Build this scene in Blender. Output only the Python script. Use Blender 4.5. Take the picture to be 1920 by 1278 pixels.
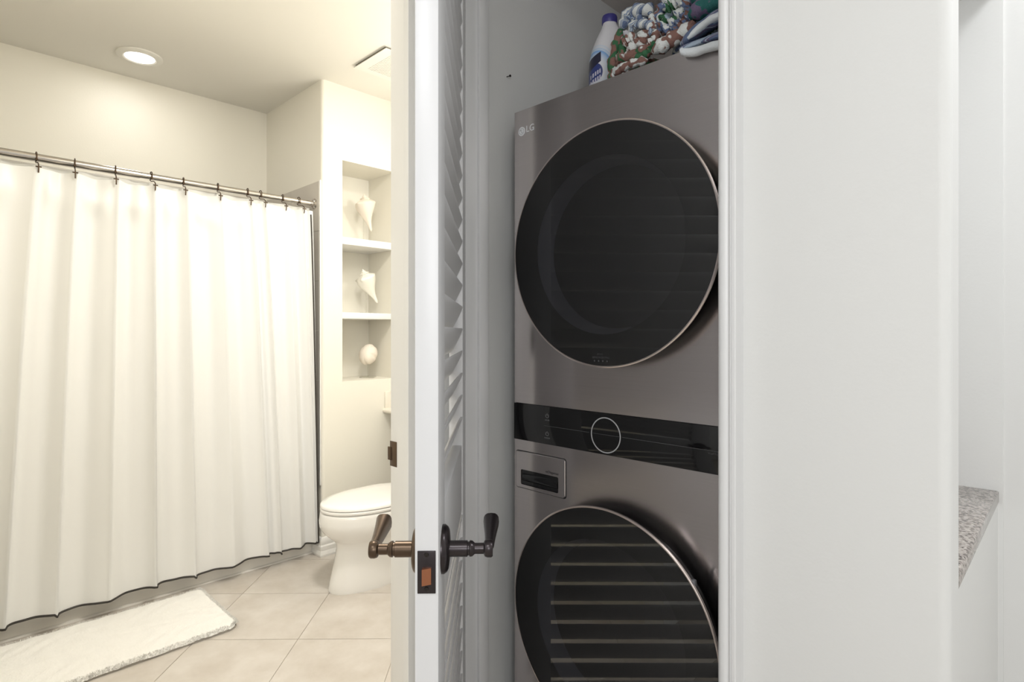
import bpy, bmesh, math, random
from mathutils import Vector, Matrix
R = math.radians
rnd = random.Random(7)
C = bpy.context.scene.collection
for o in list(bpy.data.objects): bpy.data.objects.remove(o)
sc = bpy.context.scene

# ---------------------------------------------------------------- camera, world, lights, exposure
EYE = 1.27
cam = bpy.data.objects.new('camera', bpy.data.cameras.new('camera')); C.objects.link(cam)
cam.location = (0, 0, EYE); cam.rotation_euler = (R(90), 0, R(44.4 - 90))
cam.data.sensor_width = 36; cam.data.lens = 1083 / 1920 * 36; cam.data.shift_y = -18 / 1920
cam.data.clip_start = .02
sc.camera = cam
w = bpy.data.worlds.new('world'); sc.world = w; w.use_nodes = True
w.node_tree.nodes['Background'].inputs[0].default_value = (.9, .92, 1, 1)
w.node_tree.nodes['Background'].inputs[1].default_value = .05
sc.view_settings.view_transform = 'Standard'; sc.view_settings.look = 'None'
sc.view_settings.exposure = 0.0; sc.view_settings.gamma = 1.0; sc.view_settings.use_curve_mapping = False

def light(name, kind, loc, energy, color, size=.1, rot=None, spot=None):
    d = bpy.data.lights.new(name, kind); o = bpy.data.objects.new(name, d); C.objects.link(o)
    d.energy = energy; d.color = color; o.location = loc
    if kind == 'AREA': d.shape = 'DISK'; d.size = size
    else: d.shadow_soft_size = size
    if rot: o.rotation_euler = rot
    if spot: d.spot_size = R(spot); d.spot_blend = .8
    return o
WARM = (1, .965, .895)
COOL = (.95, .97, 1)
for k, y in enumerate((1.85, 2.1, 2.35)):
    light('vanity_bulb', 'POINT', (2.02, y, 2.16), 4.0, WARM, .06)
light('bathroom_fill', 'AREA', (1.05, 1.68, 2.68), 25, WARM, .3)  # added general fill for the bathroom, out of view, without a fixture
light('shower_downlight', 'AREA', (.789, 3.472, 2.675), 1.4, (1, .98, .95), .16)
light('hall_ceiling_light', 'AREA', (-.75, -.1, 2.67), 16, COOL, .7)
light('hall_fill', 'AREA', (-1.05, -1.5, 1.85), 28, COOL, 1.1, (R(88), 0, R(-43)))  # added fill light behind the camera to brighten the closet; no window here
light('hall_end_light', 'AREA', (1.35, -.5, 2.67), 11.5, COOL, .5)

# ---------------------------------------------------------------- materials
def mat(name, col, rough=.5, metal=0, bump=0, bscale=200, var=0, vscale=6, spec=.5, coat=0, aniso=0):
    m = bpy.data.materials.new(name); m.use_nodes = True
    nt = m.node_tree; p = nt.nodes['Principled BSDF']
    p.inputs['Base Color'].default_value = (*col, 1); p.inputs['Roughness'].default_value = rough
    p.inputs['Metallic'].default_value = metal; p.inputs['Specular IOR Level'].default_value = spec
    p.inputs['Coat Weight'].default_value = coat
    tc = nt.nodes.new('ShaderNodeTexCoord')
    if var:
        n = nt.nodes.new('ShaderNodeTexNoise'); n.inputs['Scale'].default_value = vscale; n.inputs['Detail'].default_value = 6
        nt.links.new(tc.outputs['Object'], n.inputs['Vector'])
        r = nt.nodes.new('ShaderNodeMix'); r.data_type = 'RGBA'
        r.inputs['A'].default_value = (*[c * (1 - var) for c in col], 1)
        r.inputs['B'].default_value = (*[min(1, c * (1 + var)) for c in col], 1)
        nt.links.new(n.outputs['Fac'], r.inputs['Factor']); nt.links.new(r.outputs['Result'], p.inputs['Base Color'])
    if bump:
        n = nt.nodes.new('ShaderNodeTexNoise'); n.inputs['Scale'].default_value = bscale; n.inputs['Detail'].default_value = 3
        nt.links.new(tc.outputs['Object'], n.inputs['Vector'])
        b = nt.nodes.new('ShaderNodeBump'); b.inputs['Strength'].default_value = bump; b.inputs['Distance'].default_value = .002
        nt.links.new(n.outputs['Fac'], b.inputs['Height']); nt.links.new(b.outputs['Normal'], p.inputs['Normal'])
    return m
M = {}
M['wall'] = mat('painted_drywall', (.80, .80, .785), .5, bump=.12, bscale=130)
M['bwall'] = mat('cream_drywall', (.865, .833, .745), .55, bump=.15, bscale=130)
M['closet'] = mat('closet_drywall', (.82, .76, .72), .6, bump=.15, bscale=110)
M['ceil'] = mat('ceiling_paint', (.84, .815, .75), .7)
M['trim'] = mat('semigloss_trim', (.83, .83, .83), .32)
M['btrim'] = mat('semigloss_cream_trim', (.87, .86, .83), .3)
M['door'] = mat('door_enamel', (.80, .80, .81), .34)
M['grout'] = mat('grout', (.52, .47, .41), .9)
M['tub'] = mat('tub_acrylic', (.83, .80, .74), .18, coat=.4)
M['ceramic'] = mat('toilet_ceramic', (.86, .84, .80), .1, coat=.6)
M['lid'] = mat('toilet_lid_plastic', (.90, .88, .84), .22)
M['counter_cream'] = mat('cream_counter', (.82, .77, .68), .25)
M['chrome'] = mat('brushed_nickel', (.62, .58, .54), .2, 1)
M['bronze'] = mat('oil_rubbed_bronze', (.045, .037, .04), .3, .75, coat=.2)
M['bronze_brown'] = mat('worn_bronze', (.11, .075, .05), .33, .8)
M['copper'] = mat('copper_bolt', (.48, .20, .11), .3, .9)
M['curtain'] = mat('white_sateen', (.83, .825, .805), .36, spec=.4, bump=.08, bscale=35)
M['piping'] = mat('black_piping', (.035, .03, .025), .6)
M['rug'] = mat('rug_pile', (.89, .875, .84), .95, var=.04, vscale=26, spec=.1, bump=1, bscale=120)
M['rug_back'] = mat('rug_backing', (.45, .42, .37), .95)
M['shell'] = mat('shell', (.88, .80, .70), .5, var=.08, vscale=14)
M['shell_white'] = mat('bleached_shell', (.90, .87, .78), .5, var=.05, vscale=14)
M['urchin'] = mat('urchin_shell', (.90, .82, .72), .6, var=.07, vscale=25)
M['vent'] = mat('vent_plastic', (.85, .83, .77), .5)
M['dark'] = mat('dark_recess', (.02, .02, .02), .7)
M['vent_dark'] = mat('vent_shade', (.15, .14, .11), .9)  # dark colour standing in for the shade behind the vent cover
M['side'] = mat('appliance_side', (.045, .042, .042), .4, .3)
M['black_gloss'] = mat('black_gloss', (.006, .006, .007), .12)
M['black_ring'] = mat('black_ring', (.004, .004, .0045), .5, spec=.2)
M['panel_glass'] = mat('control_glass', (.006, .006, .0065), .06)
M['funnel'] = mat('grey_gasket', (.20, .205, .22), .25)
M['rim'] = mat('polished_rim', (.72, .64, .61), .2, 1)
M['print'] = mat('printed_legend', (.42, .42, .43), .6)
M['print_dim'] = mat('faint_legend', (.075, .075, .08), .6)
M['print_grey'] = mat('soft_legend', (.17, .17, .175), .6)
M['badge'] = mat('badge_silver', (.86, .87, .89), .4)
M['badge_dark'] = mat('badge_lines', (.33, .33, .34), .4, .3)
M['cap'] = mat('purple_cap', (.055, .05, .24), .35)
M['nail'] = mat('nail_steel', (.03, .025, .022), .4, .6)

def tile_mat(name, col, col2, rough):
    m = mat(name, col, rough); nt = m.node_tree; p = nt.nodes['Principled BSDF']
    g = nt.nodes.new('ShaderNodeNewGeometry'); n = nt.nodes.new('ShaderNodeTexNoise')
    n.inputs['Scale'].default_value = 5.5; n.inputs['Detail'].default_value = 8; n.inputs['Roughness'].default_value = .62
    oi = nt.nodes.new('ShaderNodeObjectInfo'); v = nt.nodes.new('ShaderNodeVectorMath'); v.operation = 'ADD'
    mu = nt.nodes.new('ShaderNodeMath'); mu.operation = 'MULTIPLY'; mu.inputs[1].default_value = 30
    nt.links.new(oi.outputs['Random'], mu.inputs[0])
    nt.links.new(g.outputs['Position'], v.inputs[0]); nt.links.new(mu.outputs[0], v.inputs[1]); nt.links.new(v.outputs[0], n.inputs['Vector'])
    cr = nt.nodes.new('ShaderNodeValToRGB'); cr.color_ramp.elements[0].position = .3; cr.color_ramp.elements[1].position = .7
    cr.color_ramp.elements[0].color = (*col2, 1); cr.color_ramp.elements[1].color = (*col, 1)
    nt.links.new(n.outputs['Fac'], cr.inputs[0]); nt.links.new(cr.outputs[0], p.inputs['Base Color'])
    return m
M['tile'] = tile_mat('floor_tile', (.68, .635, .585), (.54, .485, .425), .38)
M['wtile'] = tile_mat('shower_tile', (.60, .56, .50), (.55, .51, .46), .3)

def steel_mat():
    m = mat('brushed_black_steel', (.52, .485, .48), .2, 1); nt = m.node_tree; p = nt.nodes['Principled BSDF']
    p.inputs['Anisotropic'].default_value = .9
    cx = nt.nodes.new('ShaderNodeCombineXYZ'); cx.inputs[2].default_value = 1
    nt.links.new(cx.outputs[0], p.inputs['Tangent'])
    g = nt.nodes.new('ShaderNodeNewGeometry'); mp = nt.nodes.new('ShaderNodeMapping'); mp.inputs['Scale'].default_value = (1, 3, 900)
    n = nt.nodes.new('ShaderNodeTexNoise'); n.inputs['Scale'].default_value = 1; n.inputs['Detail'].default_value = 3
    nt.links.new(g.outputs['Position'], mp.inputs[0]); nt.links.new(mp.outputs[0], n.inputs['Vector'])
    r = nt.nodes.new('ShaderNodeMix'); r.data_type = 'RGBA'
    r.inputs['A'].default_value = (.50, .465, .46, 1); r.inputs['B'].default_value = (.58, .545, .54, 1)
    nt.links.new(n.outputs['Fac'], r.inputs['Factor']); nt.links.new(r.outputs['Result'], p.inputs['Base Color'])
    return m
M['steel'] = steel_mat()

def glass_mat(name, tint, rough=0.0, ior=1.5):
    m = bpy.data.materials.new(name); m.use_nodes = True; nt = m.node_tree
    for n in list(nt.nodes):
        if n.type != 'OUTPUT_MATERIAL': nt.nodes.remove(n)
    out = [n for n in nt.nodes if n.type == 'OUTPUT_MATERIAL'][0]
    t = nt.nodes.new('ShaderNodeBsdfTransparent'); t.inputs[0].default_value = (*tint, 1)
    g = nt.nodes.new('ShaderNodeBsdfGlossy'); g.inputs['Roughness'].default_value = rough
    lw = nt.nodes.new('ShaderNodeLayerWeight')                 # Schlick: same from both sides of the thin sheet
    pw = nt.nodes.new('ShaderNodeMath'); pw.operation = 'POWER'; pw.inputs[1].default_value = 5
    nt.links.new(lw.outputs['Facing'], pw.inputs[0]); lw.inputs[0].default_value = .5
    f = nt.nodes.new('ShaderNodeMath'); f.operation = 'MULTIPLY_ADD'; f.inputs[1].default_value = .95; f.inputs[2].default_value = ((ior - 1) / (ior + 1)) ** 2
    nt.links.new(pw.outputs[0], f.inputs[0])
    x = nt.nodes.new('ShaderNodeMixShader')
    nt.links.new(f.outputs[0], x.inputs[0]); nt.links.new(t.outputs[0], x.inputs[1]); nt.links.new(g.outputs[0], x.inputs[2])
    nt.links.new(x.outputs[0], out.inputs[0])
    return m
M['glass'] = glass_mat('smoked_door_glass', (.30, .30, .33), 0.0, 1.95)
M['acrylic'] = glass_mat('clear_acrylic', (.95, .95, .93), .02)
M['liner'] = None

def liner_mat():
    m = bpy.data.materials.new('frosted_liner'); m.use_nodes = True; nt = m.node_tree; p = nt.nodes['Principled BSDF']
    p.inputs['Base Color'].default_value = (.82, .81, .76, 1); p.inputs['Roughness'].default_value = .35
    p.inputs['Alpha'].default_value = .88
    return m
M['liner'] = liner_mat()

def emit_mat(name, col, s):
    m = bpy.data.materials.new(name); m.use_nodes = True; p = m.node_tree.nodes['Principled BSDF']
    p.inputs['Emission Color'].default_value = (*col, 1); p.inputs['Emission Strength'].default_value = s
    return m
M['lens'] = emit_mat('lamp_lens', (1, .98, .95), 4)

def granite_mat():
    m = mat('speckled_granite', (.5, .45, .42), .12); nt = m.node_tree; p = nt.nodes['Principled BSDF']
    g = nt.nodes.new('ShaderNodeNewGeometry'); v = nt.nodes.new('ShaderNodeTexVoronoi'); v.inputs['Scale'].default_value = 210
    n = nt.nodes.new('ShaderNodeTexNoise'); n.inputs['Scale'].default_value = 150; n.inputs['Detail'].default_value = 4
    nt.links.new(g.outputs['Position'], v.inputs['Vector']); nt.links.new(g.outputs['Position'], n.inputs['Vector'])
    s = nt.nodes.new('ShaderNodeSeparateColor'); nt.links.new(v.outputs['Color'], s.inputs[0])
    a = nt.nodes.new('ShaderNodeMath'); a.operation = 'MULTIPLY_ADD'; a.inputs[1].default_value = .55
    nt.links.new(s.outputs[0], a.inputs[0])
    b = nt.nodes.new('ShaderNodeMath'); b.operation = 'MULTIPLY'; b.inputs[1].default_value = .6
    nt.links.new(n.outputs['Fac'], b.inputs[0]); nt.links.new(b.outputs[0], a.inputs[2])
    cr = nt.nodes.new('ShaderNodeValToRGB'); e = cr.color_ramp.elements
    e[0].position = .25; e[0].color = (.07, .06, .055, 1); e[1].position = .9; e[1].color = (.60, .55, .51, 1)
    x = e.new(.42); x.color = (.23, .20, .185, 1); x = e.new(.6); x.color = (.42, .375, .345, 1)
    nt.links.new(a.outputs[0], cr.inputs[0]); nt.links.new(cr.outputs[0], p.inputs['Base Color'])
    return m
M['granite'] = granite_mat()

def drum_mat():
    m = mat('perforated_drum', (.10, .10, .11), .35, .8); nt = m.node_tree; p = nt.nodes['Principled BSDF']
    tc = nt.nodes.new('ShaderNodeTexCoord'); v = nt.nodes.new('ShaderNodeTexVoronoi'); v.inputs['Scale'].default_value = 70; v.inputs['Randomness'].default_value = 0
    nt.links.new(tc.outputs['Object'], v.inputs['Vector'])
    cr = nt.nodes.new('ShaderNodeValToRGB'); cr.color_ramp.elements[0].position = .26; cr.color_ramp.elements[1].position = .30
    cr.color_ramp.elements[0].color = (.01, .01, .01, 1); cr.color_ramp.elements[1].color = (.13, .13, .14, 1)
    nt.links.new(v.outputs['Distance'], cr.inputs[0]); nt.links.new(cr.outputs[0], p.inputs['Base Color'])
    return m
M['drum'] = drum_mat()

# ---------------------------------------------------------------- geometry helpers
class G:
    """collects shapes, then links them as one mesh object"""
    def __init__(s): s.v = []; s.f = []; s.sm = []
    def add(s, vs, fs, smooth=False):
        n = len(s.v); s.v += [tuple(v) for v in vs]
        for f in fs: s.f.append([i + n for i in f]); s.sm.append(smooth)
        return s
    def box(s, a, b, bev=0):
        bm = bmesh.new(); bmesh.ops.create_cube(bm, size=1)
        for v in bm.verts:
            v.co = Vector([(a[i] + b[i]) / 2 + v.co[i] * (b[i] - a[i]) for i in range(3)])
        if bev: bmesh.ops.bevel(bm, geom=bm.edges[:], offset=bev, segments=2, affect='EDGES', profile=.5)
        bm.verts.index_update()
        s.add([v.co for v in bm.verts], [[v.index for v in f.verts] for f in bm.faces], bool(bev)); bm.free(); return s
    def prism(s, poly, axis, a, b, smooth=False):
        """poly: 2D points in the plane of the two other axes (in x,y,z order)"""
        n = len(poly); ax = 'xyz'.index(axis); oth = [i for i in range(3) if i != ax]
        vs = []
        for t in (a, b):
            for p in poly:
                q = [0, 0, 0]; q[ax] = t; q[oth[0]] = p[0]; q[oth[1]] = p[1]; vs.append(q)
        fs = [[i, (i + 1) % n, n + (i + 1) % n, n + i] for i in range(n)]
        s.add(vs, fs, smooth); s.add(vs[:n], [list(range(n))[::-1]]); s.add(vs[n:], [list(range(n))]); return s
    def lathe(s, prof, n=32, mtx=None, capa=True, capb=True, smooth=True, sy=1):
        """profile [(r, z)] about z, then moved by mtx"""
        mtx = mtx or Matrix(); vs = []
        for r, z in prof:
            for k in range(n):
                t = 2 * math.pi * k / n; vs.append(mtx @ Vector((r * math.cos(t), sy * r * math.sin(t), z)))
        fs = []
        for j in range(len(prof) - 1):
            for k in range(n):
                a, b = j * n + k, j * n + (k + 1) % n; fs.append([a, b, b + n, a + n])
        s.add(vs, fs, smooth)
        if capa: s.add(vs[:n], [list(range(n))[::-1]])
        if capb: s.add(vs[-n:], [list(range(n))])
        return s
    def tube(s, pts, rad, n=8, closed=False, flat=None, cap=True):
        """pts: 3D path, rad: number or list; flat: (up vector, ratio) for an elliptic section"""
        pts = [Vector(p) for p in pts]; m = len(pts)
        rad = rad if isinstance(rad, (list, tuple)) else [rad] * m
        vs = []; up = None
        for i, p in enumerate(pts):
            if closed: d = pts[(i + 1) % m] - pts[i - 1]
            else: d = pts[min(i + 1, m - 1)] - pts[max(i - 1, 0)]
            d.normalize()
            if flat: up = Vector(flat[0])
            elif up is None: up = Vector((0, 0, 1)) if abs(d.z) < .9 else Vector((1, 0, 0))
            u = (up - d * up.dot(d)).normalized(); w_ = d.cross(u); up = u
            ratio = flat[1] if flat else 1
            for k in range(n):
                t = 2 * math.pi * k / n
                vs.append(p + u * (rad[i] * ratio * math.cos(t)) + w_ * (rad[i] * math.sin(t)))
        fs = []
        for j in range(m if closed else m - 1):
            for k in range(n):
                a, b = j * n + k, j * n + (k + 1) % n; c = ((j + 1) % m) * n
                fs.append([a, b, c + (k + 1) % n, c + k])
        s.add(vs, fs, True)
        if cap and not closed: s.add(vs[:n], [list(range(n))[::-1]], True); s.add(vs[-n:], [list(range(n))], True)
        return s
    def loft(s, rings, capa=True, capb=True, smooth=True):
        n = len(rings[0]); vs = [p for r in rings for p in r]; fs = []
        for j in range(len(rings) - 1):
            for k in range(n):
                a, b = j * n + k, j * n + (k + 1) % n; fs.append([a, b, b + n, a + n])
        s.add(vs, fs, smooth)
        if capa: s.add(rings[0], [list(range(n))[::-1]], smooth)
        if capb: s.add(rings[-1], [list(range(n))], smooth)
        return s
    def grid(s, fn, nu, nv, smooth=True):
        vs = [fn(i / nu, j / nv) for j in range(nv + 1) for i in range(nu + 1)]
        fs = [[j * (nu + 1) + i, j * (nu + 1) + i + 1, (j + 1) * (nu + 1) + i + 1, (j + 1) * (nu + 1) + i] for j in range(nv) for i in range(nu)]
        return s.add(vs, fs, smooth)
    def mesh(s, name, m, ang=38, fix=True):
        me = bpy.data.meshes.new(name); me.from_pydata(s.v, [], s.f)
        me.polygons.foreach_set('use_smooth', s.sm)
        if fix:
            bm = bmesh.new(); bm.from_mesh(me); bmesh.ops.remove_doubles(bm, verts=bm.verts, dist=1e-6)
            bmesh.ops.recalc_face_normals(bm, faces=bm.faces); bm.to_mesh(me); bm.free()
        if any(s.sm): me.set_sharp_from_angle(angle=R(ang))
        me.materials.append(m if not isinstance(m, str) else M[m]); me.update(); return me
    def obj(s, name, m, parent=None, ang=38, fix=True):
        return link(name, s.mesh(name, m, ang, fix), parent)

def link(name, me, parent=None):
    o = bpy.data.objects.new(name, me); C.objects.link(o)
    if parent: o.parent = parent
    return o
def tag(o, label, cat=None, group=None, kind=None):
    o['label'] = label
    if cat: o['category'] = cat
    if group: o['group'] = group
    if kind: o['kind'] = kind
    return o
def thing(name, label, cat, loc=(0, 0, 0), rz=0, group=None, kind=None):
    o = bpy.data.objects.new(name, None); C.objects.link(o); o.empty_display_size = .05
    o.location = loc; o.rotation_euler = (0, 0, rz)
    return tag(o, label, cat, group, kind)
def struct(name, g, m, label):
    return tag(g.obj(name, m), label, kind='structure')
def sstep(a, b, x):
    t = max(0, min(1, (x - a) / (b - a))); return t * t * (3 - 2 * t)
def to_x(x, y, z):
    """lathe axis z -> -x (towards the hall), placed at x, y, z"""
    return Matrix.Translation((x, y, z)) @ Matrix(((0, 0, -1, 0), (0, 1, 0, 0), (1, 0, 0, 0), (0, 0, 0, 1)))

# ================================================================ THE SETTING
CEIL = 2.696
def clip(poly, ax, lim, keep_less):
    out = []
    for i in range(len(poly)):
        a, b = poly[i], poly[(i + 1) % len(poly)]
        ia = (a[ax] <= lim) == keep_less; ib = (b[ax] <= lim) == keep_less
        if ia: out.append(a)
        if ia != ib:
            t = (lim - a[ax]) / (b[ax] - a[ax]); out.append(tuple(a[k] + t * (b[k] - a[k]) for k in range(2)))
    return out
def rect_clip(p, x0, x1, y0, y1):
    for ax, lim, less in ((0, x0, False), (0, x1, True), (1, y0, False), (1, y1, True)):
        if p: p = clip(p, ax, lim, less)
    return p
def area(p): return abs(sum(p[i][0] * p[(i + 1) % len(p)][1] - p[(i + 1) % len(p)][0] * p[i][1] for i in range(len(p)))) / 2 if p else 0

floor = struct('floor', G().box((-1.7, -1.7, -.06), (2.4, 4.0, -.003)), 'grout', 'floor of beige stone tiles laid diagonally, pale grout between them')
s2 = math.sqrt(.5); PIT = .418; GAP = .0017
for i in range(-9, 12):
    for j in range(-3, 14):
        c0, c1 = -.858 + i * PIT + GAP, -.858 + (i + 1) * PIT - GAP       # across the view
        d0, d1 = 2.812 + (j - 6) * PIT + GAP, 2.812 + (j - 5) * PIT - GAP   # along the view
        p = [((d + c) * s2, (d - c) * s2) for c, d in ((c0, d0), (c1, d0), (c1, d1), (c0, d1))]
        g = G(); got = 0
        for q in (rect_clip(p, .04, 2.15, 1.0, 3.05), rect_clip(p, .04, 1.58, 3.05, 3.14)):
            if area(q) > 2e-4: g.prism(q, 'z', -.0035, 0.0); got = 1
        if got: g.obj('tile', 'tile', floor)

struct('ceiling', G().box((-1.7, -1.7, CEIL), (2.4, 4.0, CEIL + .05)), 'ceil', 'smooth cream ceiling above the bathroom and hall')
struct('ceiling_closet', G().box((1.129, .40, 2.46), (2.10, 1.24, 2.50)), 'closet', 'lower grey ceiling of the laundry closet')
struct('wall_left', G().box((-.06, 1.345, -.01), (.04, 3.9, CEIL)), 'bwall', 'cream wall on the door side of the bathroom')
wall_shower = struct('wall_back', G().box((.04, 3.80, -.01), (1.62, 3.90, CEIL)), 'bwall', 'cream wall behind the tub, above the tile')
g = G()                                                          # block between shower and niche, rounded front corner
cr = .018
poly = [(1.58, 3.80), (1.58, 3.05 + cr)] + [(1.58 + cr - cr * math.cos(R(a)), 3.05 + cr - cr * math.sin(R(a))) for a in (22, 45, 68)] + [(1.58 + cr, 3.05), (1.707, 3.05), (1.707, 3.80)]
g.prism(poly, 'z', -.01, CEIL)
g.box((1.707, 3.05, -.01), (2.066, 3.80, .979)); g.box((1.707, 3.05, 2.264), (2.066, 3.80, CEIL))
g.box((1.707, 3.35, .979), (2.066, 3.80, 2.264)); g.box((2.066, 3.05, -.01), (2.25, 3.80, CEIL))
wall_niche = struct('wall_niche', g, 'bwall', 'cream wall holding the tall recessed niche, between shower and toilet')
for zt, zb in ((1.821, 1.778), (1.381, 1.344)):
    G().box((1.707, 3.052, zb), (2.066, 3.35, zt), .003).obj('niche_shelf', 'btrim', wall_niche)
struct('wall_right', G().box((2.15, 1.345, -.01), (2.25, 3.05, CEIL)), 'bwall', 'cream wall behind toilet and vanity counter')
g = G().box((.905, 1.252, -.01), (1.045, 1.345, CEIL)); g.box((1.045, 1.225, -.01), (2.15, 1.345, CEIL))
g.box((-.06, 1.252, 2.42), (.905, 1.345, CEIL)); g.box((-.30, 1.252, -.01), (.055, 1.345, CEIL))
struct('wall_divider', g, 'wall', 'pale painted wall between closet and bathroom')
g = G()                                                          # stub wall right of the closet, bullnose end
r = .016; ye = .132; xf = 1.045
poly = [(1.125, .468), (xf, .468), (xf, ye + r)] + [(xf + r - r * math.cos(R(a)), ye + r - r * math.sin(R(a))) for a in (15, 30, 45, 60, 75)] + [(xf + r, ye), (1.125, ye)]
g.prism(poly, 'z', -.01, CEIL, True)
g.box((1.045, .468, 2.42), (1.125, 1.212, CEIL))
struct('wall_front', g, 'wall', 'wide white hall wall right of the closet with rounded corner')
struct('wall_closet', G().box((1.125, .36, -.01), (2.05, .445, CEIL)), 'wall', 'wall between closet and counter niche')
struct('wall_closet_back', G().box((2.05, .445, -.01), (2.15, 1.225, CEIL)), 'closet', 'grey back wall of the laundry closet')
g = G().box((1.80, -1.7, -.01), (1.90, .36, CEIL)); g.box((1.125, .132, 2.085), (1.80, .36, CEIL)); g.box((1.7915, .126, -.01), (1.80, .36, CEIL))
struct('wall_end', g, 'wall', 'white wall at the end of the hall beyond the granite counter')
struct('wall_hall_back', G().box((-1.7, -1.7, -.01), (-1.6, 1.345, CEIL)), 'wall', 'hall wall behind the camera')
struct('wall_hall_side', G().box((-1.6, -1.7, -.01), (1.80, -1.6, CEIL)), 'wall', 'hall wall opposite the closet')
struct('wall_hall_front', G().box((-1.6, 1.252, -.01), (-.30, 1.345, CEIL)), 'wall', 'hall wall beside the bathroom doorway')

# closet casing, right
poly = [(1.047, .4345), (1.0125, .4345), (1.011, .436), (1.011, .4412), (1.0135, .4420), (1.0135, .4436), (1.012, .4446), (1.0135, .4475), (1.0155, .4500), (1.0135, .4520),
        (1.012, .4555), (1.0125, .4625), (1.0165, .4682), (1.0240, .4720), (1.047, .4750)]
t1 = struct('trim_1', G().prism(poly, 'z', 0, 2.45, True), 'trim', 'white moulded casing on the right of the laundry closet')
G().box((1.050, .4748, .885), (1.078, .4772, .955), .0006).obj('strike_plate', 'bronze', t1)
G().box((1.045, .468, 0), (1.125, .4748, 2.42)).obj('jamb', 'trim', t1)
# closet jamb, left, with stop
g = G().box((1.0505, 1.208, 0), (1.129, 1.226, 2.42), .001)
t2 = struct('trim_2', g, 'trim', 'white left jamb of the laundry closet with a stop strip')
G().box((1.094, 1.1985, 0), (1.129, 1.2085, 2.42), .002).obj('door_stop', 'trim', t2)
# bathroom door jamb and casing
g = G().box((.9, 1.250, 0), (.915, 1.347, 2.42), .001)
t3 = struct('trim_3', g, 'btrim', 'white jamb of the bathroom doorway with dark strike plate')
G().prism([(.902, 1.249), (.889, 1.249), (.888, 1.252), (.888, 1.270), (.891, 1.275), (.902, 1.277)], 'z', 0, 2.42).obj('door_stop', 'btrim', t3)
G().prism([(.905, 1.346), (.905, 1.353), (.915, 1.362), (.955, 1.364), (.97, 1.358), (.97, 1.344)], 'z', 0, 2.46).obj('casing', 'btrim', t3)
sp = G().box((.8985, 1.318, .902), (.9008, 1.349, .970), .0005)
sp.tube([(.8995, 1.3455, .918), (.8995, 1.3455, .954)], .0042, 8).box((.8955, 1.343, .918), (.9005, 1.356, .954), .001)
sp.obj('strike_plate', 'bronze_brown', t3)
g = G().box((.055, 1.252, 0), (.066, 1.345, 2.42)); g.box((.055, 1.252, 2.409), (.90, 1.345, 2.42))
struct('trim_4', g, 'btrim', 'white jamb and head of the bathroom doorway')

# baseboard at the niche wall: moulded profile, mitred round the corner
prof = [(0, 0), (.017, 0), (.020, .012), (.017, .026), (.014, .034), (.016, .045), (.016, .058), (.011, .066), (.013, .080), (.012, .092), (.006, .104), (0, .108)]
def base_run(path):
    g = G(); rings = []
    for (x, y, nx, ny) in path: rings.append([(x + nx * d, y + ny * d, z) for d, z in prof])
    return g.loft(rings, True, True, True)
tag(base_run([(1.58, 3.138, -1, 0), (1.58, 3.05, -1, -1), (2.13, 3.05, 0, -1)]).obj('baseboard_niche', 'btrim', None, 25),
    'moulded cream baseboard at the corner between tub and toilet', kind='structure')

# shower wall tiles (up to 2.12 m) and edge strip
def wall_tiles(parent, fn, u0, u1, z0, z1, su, sz):
    n, m = round((u1 - u0) / su), round((z1 - z0) / sz); me = {}
    for a in range(n):
        for b in range(m):
            a0, a1 = u0 + (u1 - u0) * a / n + .001, u0 + (u1 - u0) * (a + 1) / n - .001
            b0, b1 = z0 + (z1 - z0) * b / m + .001, z0 + (z1 - z0) * (b + 1) / m - .001
            p, q = fn(a0, b0), fn(a1, b1)
            G().box([min(p[0][k], q[0][k]) for k in range(3)], [max(p[1][k], q[1][k]) for k in range(3)]).obj('tile', 'wtile', parent)
wall_tiles(wall_niche, lambda u, z: ((1.574, u, z), (1.5805, u, z)), 3.075, 3.79, .425, 2.124, .30, .30)
wall_tiles(wall_shower, lambda u, z: ((u, 3.794, z), (u, 3.8005, z)), .04, 1.574, .425, 2.124, .30, .30)
G().box((1.5725, 3.058, .40), (1.5805, 3.0745, 2.126), .002).obj('edge_tile', 'btrim', wall_niche)

# counter niche at the far right
struct('trim_5', G().box((1.125, .136, 0), (1.7915, .36, .862)), 'wall', 'white panelled base under the granite counter')
g = G().box((1.125, .1335, .862), (1.7915, .36, .891), .004)
tag(g.obj('granite_counter', 'granite'), 'grey speckled granite counter in the niche at the far end of the white wall', 'counter')

# ================================================================ LOUVERED DOOR
LX = math.atan2(-.7177, -.6963); LW, LT, LH = .725, .0348, 2.40
door = thing('door_1', 'white louvered closet door standing half open, seen edge on', 'door', (1.040, 1.197, 0), LX, kind='structure')
ST = .103
G().box((0, -LT, .01), (ST + .014, 0, LH), .0015).obj('stile', 'door', door)
G().box((LW - ST, -LT, .01), (LW, 0, LH), .0015).obj('stile', 'door', door)
for a, b in ((.01, .22), (.815, .982), (2.29, LH)):
    G().box((ST + .014, -LT + .003, a), (LW - ST, -.003, b), .001).obj('rail', 'door', door)
ang = R(63); sw, sth = .0345, .0046
poly = []
for k in range(14):
    t = 2 * math.pi * k / 14; u, v = sw * math.copysign(abs(math.cos(t)) ** .75, math.cos(t)), sth * math.copysign(abs(math.sin(t)) ** .75, math.sin(t))
    poly.append((u * math.cos(ang) - v * math.sin(ang), u * math.sin(ang) + v * math.cos(ang)))
slat = G().prism([(p[0], p[1]) for p in poly], 'x', ST + .012, LW - ST + .002, True).mesh('slat', 'door')
for z0, z1, n in ((.235, .800, 10), (1.000, 2.275, 23)):
    for k in range(n):
        o = link('slat', slat, door); o.location = (0, -LT / 2, z0 + .024 + (z1 - z0 - .048) * k / (n - 1))
hz = .925; hx = LW - .062
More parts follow.
